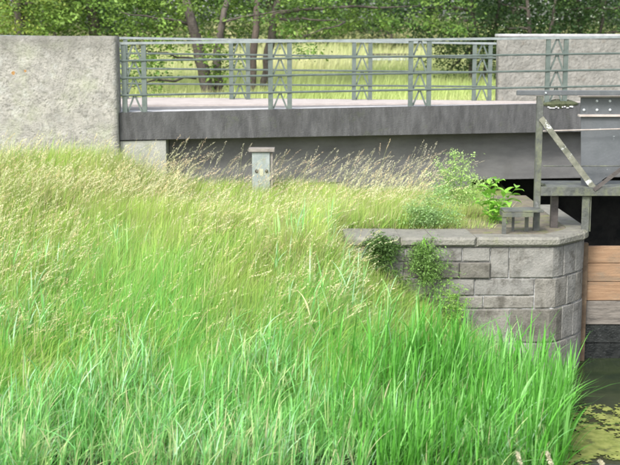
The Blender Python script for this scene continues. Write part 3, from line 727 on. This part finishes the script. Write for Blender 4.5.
# dark bushes behind the tan wall
DK = (.035, .075, .025)
for i, (px, d, r, col, lb) in enumerate(((470, 34, 1.9, (.05, .10, .03), 'dark green bush behind the far end of the railing'), (525, 33, 1.9, DK, 'dark green bush with tiny pale flowers behind the tan wall'),
                                        (575, 34, 2.0, (.045, .09, .03), 'dark bush behind the tan wall above the sluice plate'), (630, 33, 2.0, (.06, .11, .035), 'dark green bush behind the right end of the tan wall'))):
    b = at(px, 80, d)
    bt = tree('elder_bush', lb, [[(b.x, d, g27), (b.x + .1, d, 1.4), (b.x - .15, d + .2, 3.6), .09], [(b.x + .3, d, g27), (b.x + .7, d, 1.6), (b.x + .9, d, 3.2), .07]], (b.x, d + .3, 2.2), (r, 1.6, 2.7), col, (.09, .16, .04), .22, 330, 42, .10, cat='bush', spread=.2)
    if i:
        P = np.array(region(px - 25, px + 30, 2, 34, d - 1.9, d - 1.3, 9)); V, c = leaves(P, 5, .05, .05, pal(len(P), (.55, .60, .50), .1), 1.1)
        stuff(quads_mesh('flower', V, 2, c, M_leaf, bt, off=tuple(origin(bt))))
# dark woodland edge far behind, every tree of its own
wl = ['tree at the left end of the far woodland', 'second tree from the left of the far woodland', 'third tree from the left of the far woodland', 'tree in the far woodland behind the twin stemmed tree',
      'tree in the far woodland behind the slim reddish trunk', 'tree in the far woodland just right of the leaning trunk', 'tree in the far woodland above the meadow bench', 'tree in the far woodland behind the right end of the railing', 'tree in the far woodland behind the dark bushes', 'tree at the right end of the far woodland']
for i in range(10):
    px = -60 + i * 82; d = 66 + 4 * math.sin(i * 2.3); b = at(px, 30, d); gz = float(ground_h(b.x, d))
    tree('woodland_tree', 'dense dark ' + wl[i], [[(b.x, d, gz), (b.x + .3, d, gz + 3), (b.x, d, gz + 9), .3]], (b.x, d + 1, gz + 4.6), (3.4, 2.6, 4.9), [(.018, .042, .02), (.028, .06, .022), (.02, .045, .022)][i % 3], (.05, .09, .03), .2, 290, 38, .33, spread=.55, group=None)
for i in range(9):
    px = -30 + i * 84; d = 56 + 2 * math.sin(i * 1.7); b = at(px, 40, d); gz = float(ground_h(b.x, d))
    nm = ['far left corner', 'pale wall centre', 'left wall end', 'left railing post', 'second near railing post', 'left end of the meadow bench', 'right of the meadow bench', 'far railing end', 'right edge of the view'][i]
    tree('hazel_bush', 'low green bush at the meadow edge beyond the ' + nm, [[(b.x, d, gz), (b.x + .1, d, gz + 1.2), (b.x, d, gz + 2.4), .07]], (b.x, d, gz + 1.3), (2.3, 1.1, 1.5), [(.04, .08, .025), (.06, .11, .03), (.03, .065, .025)][i % 3], (.10, .16, .04), .25, 130, 42, .15, spread=.3, cat='bush')

# ---------------------------------------------------------------- grass
M_grass = leafmat('grass_blades', .5, .5)
M_reed = leafmat('reed_leaves', .45, .45, spec=.4)
M_seed = leafmat('seed_heads', .35, .8)
def scatter(n, x0, x1, y0, y1, fn=None):
    x = RNG.uniform(x0, x1, n); y = RNG.uniform(y0, y1, n)
    # keep what falls in or near the view
    m = np.abs(x) < y * .285 + .5
    if fn is not None: m &= fn(x, y)
    x, y = x[m], y[m]; return np.stack([x, y, ground_h(x, y) - .02], -1)
def on_bank(x, y):
    m = ~((x > 3.4) & (y > 12.5))
    m &= ~((x > .1) & (y > 14.86) & (y < 15.72))            # stone cap
    m &= ~((x > 2.55) & (y > 14.9) & (y < 16.2)); m &= ~((x > 2.72 + RNG.normal(0, .06, len(x))) & (y > 15)); m &= ~((x > 2.42) & (y > 15) & (y < 16.1)) ; m &= ~(y > 19.0 + .155 * (x + 2.85)) ; m &= ~((x < -2.9) & (y > 19.13))
    return m & (ground_h(x, y) > WATER - .12)
def gcol(x, y, base_a, base_b, dry, dryp):
    n = fnoise(x, y, 1.1, 21) * .6 + fnoise(x, y, 4, 22) * .4
    c = np.array(base_a)[None] * (1 - n[:, None]) + np.array(base_b)[None] * n[:, None]
    c *= RNG.uniform(.72, 1.25, len(x))[:, None]
    m = RNG.random(len(x)) < dryp; c[m] = np.array(dry) * RNG.uniform(.7, 1.15, (m.sum(), 1)); return c
def hmod(x, y):
    q = 1 - .30 * sst(16, 17.6, y) * sst(-3.4, -2.2, x)
    q *= 1 - .35 * sst(.2, .7, x) * (y > 14.9)
    q *= 1 - .45 * sst(0, .7, x) * sst(13.2, 14, y) * (y < 15)
    return q * np.where((x > 1.4) & (y > 15) & (y < 16.6), .55, 1)
def zone(x, y): return np.clip((y - 12.6) / 5.5, 0, 1)      # 0 at the water, 1 at the bridge
B = scatter(370000, -6, 4, 11.3, 19.8, lambda x, y: on_bank(x, y) & ~((x > .7) & (y < 13.4) & (RNG.random(len(x)) < .7)) & ~((y < 12.6) & (RNG.random(len(x)) < .4))); x, y = B[:, 0], B[:, 1]; n = len(x); z = zone(x, y)
hn = fnoise(x, y, .9, 31) * .45 + fnoise(x, y, 3.1, 33) * .3 + fnoise(x, y, 8, 34) * .25
h = (.24 + .62 * hn) * RNG.uniform(.6, 1.2, n); h *= hmod(x, y)
w = RNG.uniform(.006, .013, n)
az = RNG.normal(.1, 1.15, n); lean = np.abs(RNG.normal(.35, .28, n))
cG = gcol(x, y, (.40, .57, .11), (.54, .66, .20), (.68, .63, .38), .16)
lo = np.array([.30, .65, .17])[None] * RNG.uniform(.7, 1.25, n)[:, None]
dq = sst(.52, .72, fnoise(x, y, .75, 81) * .6 + fnoise(x, y, 2.6, 82) * .4)[:, None] * .6; cG = cG * (1 - dq) + np.array([.50, .47, .23])[None] * RNG.uniform(.7, 1.2, n)[:, None] * dq
dk = (.62 + .6 * fnoise(x, y, 6.5, 83) * fnoise(x, y, 2.2, 84) ** .5)[:, None]; cG = cG * np.clip(dk * 1.12, .5, 1.15)
k_ = (1 - sst(.12, .6, z + (hn - .5) * .5 + (fnoise(x, y, 1.1, 86) - .5) * .4 + RNG.normal(0, .08, n)))[:, None]; cG = cG * (1 - k_) + lo * k_
V = blade_verts(B, h, w, az, lean, 2)
o = quads_mesh('meadow_grass', V, 2, cG, M_grass); tag(stuff(o), 'bright green long grass covering the whole sloping bank', 'grass')

# coarser lighter blades standing out of it, in tufts
B = scatter(95000, -6, 3, 12.6, 19.6, lambda x, y: on_bank(x, y) & (fnoise(x, y, 5, 71) > RNG.uniform(-.2, .8, len(x)))); x, y = B[:, 0], B[:, 1]; n = len(x)
h = RNG.uniform(.4, .75, n) * hmod(x, y)
cc = np.where((RNG.random(n) < .5)[:, None], np.array([.46, .60, .16]), np.array([.30, .50, .10])) * RNG.uniform(.75, 1.2, (n, 1)); q = RNG.random(n) < .18; cc[q] = (.62, .56, .34)
V = blade_verts(B, h, RNG.uniform(.009, .018, n), RNG.normal(0, .8, n), np.abs(RNG.normal(.45, .3, n)), 3)
tag(stuff(quads_mesh('coarse_grass', V, 2, cc, M_grass)), 'coarse pale blades standing out of the long grass on the bank', 'grass')

# dead tan stems in front of and on the pier platform
B = scatter(30000, -.6, 1.9, 13.6, 17.6, lambda x, y: on_bank(x, y) & (fnoise(x, y, 2.2, 91) > RNG.uniform(.3, .9, len(x)))); x, y = B[:, 0], B[:, 1]; n = len(x)
h = RNG.uniform(.3, .65, n) * hmod(x, y)
cc = np.array([.52, .42, .28])[None] * RNG.uniform(.55, 1.2, (n, 1))
V = blade_verts(B, h, RNG.uniform(.004, .009, n), RNG.uniform(-3.1, 3.1, n), np.abs(RNG.normal(.5, .35, n)), 3)
tag(stuff(quads_mesh('dead_stems', V, 2, cc, M_seed)), 'dry tan stems among the grass around the left end of the stone pier', 'dead stems')

# seed grass: thin stalks with drooping pale panicles, bent to the right by the wind
def seedgrass(B, h, lean, az, colh, stalkc, name, label, headlen=.17, nk=26, hw=.008, sw=.0032):
    n = len(h)
    V = blade_verts(B, h, np.full(n, sw), az, lean, 4, pw=2.2, prof=lambda t: 1 - .5 * t)
    Vs = [V]; cs = [np.repeat(np.array(stalkc)[None] * RNG.uniform(.8, 1.2, (n, 1)), 1, 0)]
    o = quads_mesh(name, V, 2, cs[0], M_seed)
    # spikelets
    m = n * nk; t = RNG.uniform(0, 1, m); idx = np.repeat(np.arange(n), nk); hl = headlen * RNG.uniform(.7, 1.25, n)
    tt = 1 - t * (hl / h)[idx]; L_ = lean[idx]; hh = h[idx]
    p = np.stack([B[idx, 0] + np.cos(az[idx]) * L_ * hh * tt ** 2.2, B[idx, 1] + np.sin(az[idx]) * L_ * hh * tt ** 2.2, B[idx, 2] + hh * (tt - .42 * np.minimum(L_, 1.6) * tt ** 2.2)], -1)
    sp = (np.sin(np.pi * np.clip(t * .9 + .08, 0, 1)) * hw)[:, None]
    p += RNG.normal(0, 1, (m, 3)) * sp * np.array([1, 1, .5])
    d = np.stack([np.cos(az[idx]) * L_ * 2.0, np.sin(az[idx]) * L_ * 2.0, 1.0 - .8 * L_], -1) + RNG.normal(0, .25, (m, 3)); d /= np.linalg.norm(d, axis=1)[:, None]
    s = np.cross(d, RNG.normal(0, 1, (m, 3))); s /= np.linalg.norm(s, axis=1)[:, None]
    L = RNG.uniform(.010, .022, m)[:, None]; ww = L * .17
    VV = np.stack([np.stack([p + d * L * a - s * ww * b, p + d * L * a + s * ww * b], 1) for a, b in ((0, .3), (.45, 1), (1, .1))], 1)
    cc = np.array(colh)[None] * RNG.uniform(.7, 1.25, (n, 1)) * np.where(RNG.random(n) < .3, 1, 0)[:, None] * np.array([1.05, .88, .82]) + np.array(colh)[None] * RNG.uniform(.75, 1.2, (n, 1)) * 0; q_ = cc.sum(1) == 0; cc[q_] = np.array(colh)[None] * RNG.uniform(.75, 1.2, (q_.sum(), 1)); cc = cc[idx] * RNG.uniform(.85, 1.15, (m, 1))
    o2 = quads_mesh(name + '_head', VV, 2, np.clip(cc, 0, .8), M_seed)
    # join both into one object
    me1, me2 = o.data, o2.data
    bm = bmesh.new(); bm.from_mesh(me1); bm.from_mesh(me2); bm.to_mesh(me1); bm.free()
    bpy.data.objects.remove(o2); tag(stuff(o), label, 'grass'); return o
def seeds(nn, x0, x1, y0, y1, hr, lr, name, label, colh=(.60, .52, .34), extra=None, azm=0.0, **kw):
    B = scatter(nn, x0, x1, y0, y1, (lambda x, y: on_bank(x, y) & extra(x, y)) if extra else on_bank)
    n = len(B); h = RNG.uniform(*hr, n); le = RNG.uniform(*lr, n); az = RNG.normal(azm, .55, n)
    return seedgrass(B, h, le, az, colh, (.40, .44, .17), name, label, **kw)
seeds(5600, -6, 1.6, 13.3, 17.6, (.55, .95), (.15, .75), 'seed_grass', 'pale flowering grass heads bending right across the middle of the bank', (.66, .65, .40), extra=lambda x, y: (fnoise(x, y, .8, 41) > RNG.uniform(0, .55, len(x))) & ~((x > .6) & (y < 15)) & ~((x > -1.6) & (y > 16.3) & (RNG.random(len(x)) < .65)))
seeds(560, -2.6, 1.9, 17.0, 19.3, (.5, 1.15), (.15, .7), 'tall_seed_grass', 'tall tan grass heads rising in front of the bridge girder', (.52, .49, .36), headlen=.22, nk=34, hw=.010)
seeds(1500, -6, -2.0, 17.0, 19.2, (.5, .85), (.1, .6), 'wall_seed_grass', 'straw coloured grass heads in front of the pale wall', (.64, .63, .40), extra=lambda x, y: x < -1.9)

# reeds at the foot of the bank
def reeds(nn, x0, x1, y0, y1, hr, name, label, cols, fn=None, nl=6, wr=(.007, .017), Lr=(.25, .5), upright=.5):
    B = scatter(nn, x0, x1, y0, y1, fn); n = len(B); h = RNG.uniform(*hr, n)
    B[:, 2] = np.maximum(B[:, 2], WATER - .25); h = h * (1 + .30 * sst(1.6, 2.7, B[:, 0]))
    V1 = blade_verts(B, h, np.full(n, .007), RNG.normal(0, .6, n), RNG.uniform(.02, .16, n), 5, pw=1.5, prof=lambda t: 1 - .6 * t)
    c1 = np.array(cols[0])[None] * RNG.uniform(.8, 1.2, (n, 1))
    idx = np.repeat(np.arange(n), nl); t = np.tile(np.linspace(.15, .95, nl), n) + RNG.uniform(-.08, .04, n * nl)
    seg = np.clip(t * 5, 0, 4.999); i0 = seg.astype(int); fr = (seg - i0)[:, None]
    mid = V1.mean(2); P = mid[idx, i0] * (1 - fr) + mid[idx, i0 + 1] * fr
    m = n * nl; L = RNG.uniform(*Lr, m); az = RNG.normal(.2, 1.4, m)
    V2 = blade_verts(P, L, RNG.uniform(*wr, m), az, np.clip(np.abs(RNG.normal(upright, .35, m)), .1, 1.9), 5, pw=1.35, face=az + np.pi / 2 + RNG.normal(0, .5, m), prof=lambda t: np.interp(t, [0, .25, .7, 1], [.55, 1, .7, .05]))
    cc = np.stack([np.array(cols[i]) for i in RNG.integers(0, len(cols), m)]) * RNG.uniform(.75, 1.25, (m, 1))
    o = quads_mesh(name, np.concatenate([V1, V2]), 2, np.concatenate([c1, cc]), M_reed, smooth=True)
    tag(stuff(o), label, 'reeds'); return o
RC = [(.21, .52, .14), (.27, .59, .16), (.35, .63, .21), (.42, .66, .40), (.18, .46, .12), (.24, .57, .20), (.50, .64, .28), (.56, .56, .32)]
reeds(5400, -5, 2.3, 11.2, 14.0, (.28, .74), 'reeds', 'fresh green reeds with arching leaves along the foot of the bank', RC, fn=lambda x, y: (fnoise(x, y, 1.2, 51) > .15) & (ground_h(x, y) < -2.93 + .4 * (fnoise(x, y, 1.4, 55) - .5) * 2 + RNG.normal(0, .12, len(x))))
reeds(500, -5, 1.0, 13.3, 15.6, (.3, .6), 'scattered_reeds', 'scattered bluish green reed shoots halfway up the bank', RC[2:4] + RC[:1], fn=lambda x, y: (fnoise(x, y, 1.5, 53) > RNG.uniform(.35, .8, len(x))))
reeds(2500, .1, 3.35, 11.2, 13.5, (.3, .72), 'pier_reeds', 'dense upright green reeds growing in the water in front of the stone pier', [(.12, .38, .05), (.17, .48, .08), (.09, .30, .04), (.26, .56, .16), (.14, .42, .06)],
      fn=lambda x, y: (ground_h(x, y) < -2.75) & (x < y * .216 + RNG.normal(0, .06, len(x))) & (fnoise(x, y, 3.5, 57) > .22) & (RNG.random(len(x)) < sst(.1, 1.9, x + .5 * (fnoise(x, y, 2, 58) - .5))), nl=5, wr=(.011, .024), Lr=(.4, .8), upright=.14)

# meadow beyond the bridge
def meadow(nn, y0, y1, name, label, hr, wr, ca, cb):
    y = RNG.uniform(y0, y1, nn); x = RNG.uniform(-1, 1, nn) * (y * .27 + 1); B = np.stack([x, y, ground_h(x, y) - .03], -1)
    hn = fnoise(x, y, .5, 61); h = RNG.uniform(*hr, nn) * (.6 + .8 * hn)
    n_ = fnoise(x, y, .45, 62); c = (np.array(ca)[None] * (1 - n_[:, None]) + np.array(cb)[None] * n_[:, None]) * RNG.uniform(.7, 1.25, (nn, 1))
    V = blade_verts(B, h, RNG.uniform(*wr, nn), RNG.normal(0, 1.2, nn), np.abs(RNG.normal(.3, .2, nn)), 2)
    return tag(stuff(quads_mesh(name, V, 2, c, M_grass)), label, 'grass')
meadow(52000, 25.0, 38, 'near_meadow_grass', 'sunlit pale green meadow grass just beyond the bridge', (.3, .6), (.014, .026), (.46, .58, .18), (.66, .68, .34))
meadow(52000, 38, 68, 'far_meadow_grass', 'pale straw green tall grass at the far side of the meadow', (.45, .95), (.028, .05), (.44, .52, .20), (.74, .70, .42))

# ---------------------------------------------------------------- individual plants on the pier
M_big = mat('fresh_green_leaf', (.20, .46, .05), (.30, .56, .09), 20, rough=.45, spec=.4)
def add_trans(m, f=.35):
    nt = m.node_tree; b = nt.nodes['Principled BSDF']; tr = nt.nodes.new('ShaderNodeBsdfTranslucent'); mx = nt.nodes.new('ShaderNodeMixShader'); mx.inputs[0].default_value = f
    nt.links.new(b.inputs['Base Color'].links[0].from_socket, tr.inputs[0]); nt.links.new(b.outputs[0], mx.inputs[1]); nt.links.new(tr.outputs[0], mx.inputs[2]); nt.links.new(mx.outputs[0], nt.nodes['Material Output'].inputs[0])
add_trans(M_big)
def leaf_mesh(L=.12, w=.055):
    v = [(0, 0, 0)]; ts = [.12, .35, .6, .82]; ws = [.55, 1, .85, .45]
    for t, q in zip(ts, ws): z = .10 * L * math.sin(t * 2.6); v += [(-w / 2 * q, L * t, z + .012 * q), (0, L * t, z), (w / 2 * q, L * t, z + .012 * q)]
    v.append((0, L, -.02 * L)); f = [(0, 2, 1), (0, 3, 2)]
    for i in range(3): a = 1 + 3 * i; f += [(a, a + 1, a + 4, a + 3), (a + 1, a + 2, a + 5, a + 4)]
    f += [(10, 11, 13), (11, 12, 13)]
    me = bpy.data.meshes.new('leaf'); me.from_pydata(v, [], f); me.polygons.foreach_set('use_smooth', [True] * len(f)); me.materials.append(M_big); return me
LM = leaf_mesh()
def leafy(label, base, stems, sc=1.0, lm=None, step_=.055):
    t = thing('leafy_plant', label, 'plant', base)
    k = MB(); nodes = []
    for tip, r in stems:
        a = Vector(base) + Vector((random.uniform(-.04, .04), random.uniform(-.03, .03), 0)); b = Vector(tip); m_ = a.lerp(b, .5) + Vector((0, 0, .08)) * (b - a).length
        pts = [a, a.lerp(m_, .5), m_, m_.lerp(b, .55), b]; k.tube(pts, [r, r * .9, r * .7, r * .5, r * .3], 6)
        L = (b - a).length; n_ = int(L / step_)
        for i in range(2, n_ + 1): nodes.append((pts[0].lerp(b, i / n_) + Vector((0, 0, .3 * L * (i / n_) * (1 - i / n_) * .5)), i))
    k.build('stem', M_big, t)
    for p, i in nodes:
        o = bpy.data.objects.new('leaf', lm or LM); C.objects.link(o); o.parent = t; o.location = p - Vector(base)
        s = sc * random.uniform(.6, 1.15); o.scale = (s, s, s); o.rotation_euler = (random.uniform(-.5, .7), random.uniform(-.4, .4), i * 2.4 + random.uniform(-.4, .4))
    return t
b = at(492, 222, 16.2); b.z = capTop - .04
leafy('bright broad leaved young plant on the pier top beside the metal step', b, [(at(497, 178, 16.1), .007), (at(505, 192, 16.0), .006), (at(484, 190, 16.2), .006), (at(512, 200, 16.0), .005), (at(478, 200, 16.2), .005), (at(500, 205, 15.95), .005), (at(490, 184, 16.0), .006), (at(516, 188, 16.1), .005)], 1.45, step_=.045)
b = at(424, 226, 16.8); b.z = capTop - .04
def fine_plant(name, label, base, tips, ncl, spread, size, col, var=.25, nleaf=20, cat='plant', r=.004):
    t = thing(name, label, cat, base); k = MB(); cl = []
    for tip in tips:
        a = Vector(base); bb = Vector(tip); pts = limb(k, a, bb, r, r * .4, .06, 5, 5)
        for i in range(int(ncl * 1.3)):
            q = a.lerp(bb, random.uniform(.2, 1)); e = q + Vector((random.gauss(0, 1), random.gauss(0, .7), random.gauss(.3, .8))) * spread * .8
            k.tube([q, q.lerp(e, .5) + Vector((0, 0, -.006)), e], [r * .4, r * .3, r * .2], 4); cl.append(e); cl.append(q.lerp(e, .6))
    k.build('stem', M_big, t)
    V, c = leaves(np.array(cl), nleaf // 2, spread * .38, size, pal(len(cl), col, var), 2.4); stuff(quads_mesh('foliage', V, 2, c, M_leaf, t, off=tuple(base))); return t
b = at(455, 222, 17.4); b.z = -1.45
fine_plant('tall_weed', 'tall bushy light green weed with whitish tips rising before the girder', b, [at(455, 152, 17.4), at(442, 165, 17.3), at(466, 160, 17.5), at(475, 172, 17.4), at(432, 178, 17.3), at(485, 182, 17.2)], 24, .11, .045, (.40, .56, .20), nleaf=26)
b = at(424, 232, 15.75); b.z = capTop - .02
fine_plant('mugwort', 'soft grey green feathery bush standing on the pier cap left of the bare capstones', b, [at(416, 205, 15.8), at(430, 196, 15.9), at(440, 190, 16.0), at(450, 203, 15.9), at(408, 214, 15.8), at(458, 212, 15.8)], 20, .12, .04, (.27, .42, .17), nleaf=28)
b = at(424, 238, 14.9)
fine_plant('trailing_weed', 'dark green weed trailing down over the pier face below the feathery bush', b, [at(420, 262, 14.82), at(432, 285, 14.8), at(438, 305, 14.78), at(414, 275, 14.8), at(426, 300, 14.75), at(440, 320, 14.7), at(446, 270, 14.8), at(405, 290, 14.75)], 15, .11, .04, (.17, .29, .08), nleaf=30)
b = at(378, 238, 14.9)
fine_plant('ivy', 'dark ivy patch clinging to the pier face at its left end', b, [at(372, 265, 14.82), at(380, 275, 14.8), at(390, 262, 14.82), at(368, 250, 14.85), at(398, 250, 14.85), at(378, 292, 14.75), at(398, 280, 14.75)], 20, .085, .045, (.10, .18, .05), nleaf=30)
b = at(452, 330, 14.65)
fine_plant('yarrow', 'feathery light green plant low against the pier stones', b, [at(450, 282, 14.75), at(460, 290, 14.7), at(440, 295, 14.7), at(466, 300, 14.7)], 20, .06, .035, (.26, .44, .10), nleaf=24)
# pale flower spikes in the foreground
M_spike = mat('cream_spike', (.60, .55, .40), (.72, .68, .55), 60, bump=.8, bscale=200)
for (px, py, ln, lb) in ((517, 452, 15, 'left'), (547, 452, 13, 'middle'), (600, 460, 10, 'right')):
    p = at(px, py, 10.9); q = at(px + 5, py + ln, 10.9); base = Vector((q.x + .03, 10.95, WATER - .1))
    t = thing('flower_spike', 'cream flower spike at the bottom of the view, %s of three' % {'left': 'leftmost', 'middle': 'the middle one', 'right': 'rightmost'}[lb], 'flower spike', base, 'cream flower spikes in the foreground reeds')
    k = MB(); k.tube([base, q], [.004, .003], 6); k.build('stem', M_big, t)
    ax = np.array([tuple(q.lerp(p, u)) for u in np.linspace(0, 1, 26)]); rad = np.sin(np.linspace(.35, 2.9, 26)) * .010
    V, c = leaves(ax, 16, .0065, .022, pal(26, (.66, .62, .46), .12), 2.6, 1.0); quads_mesh('head', V, 2, c, M_seed, t, off=tuple(base))
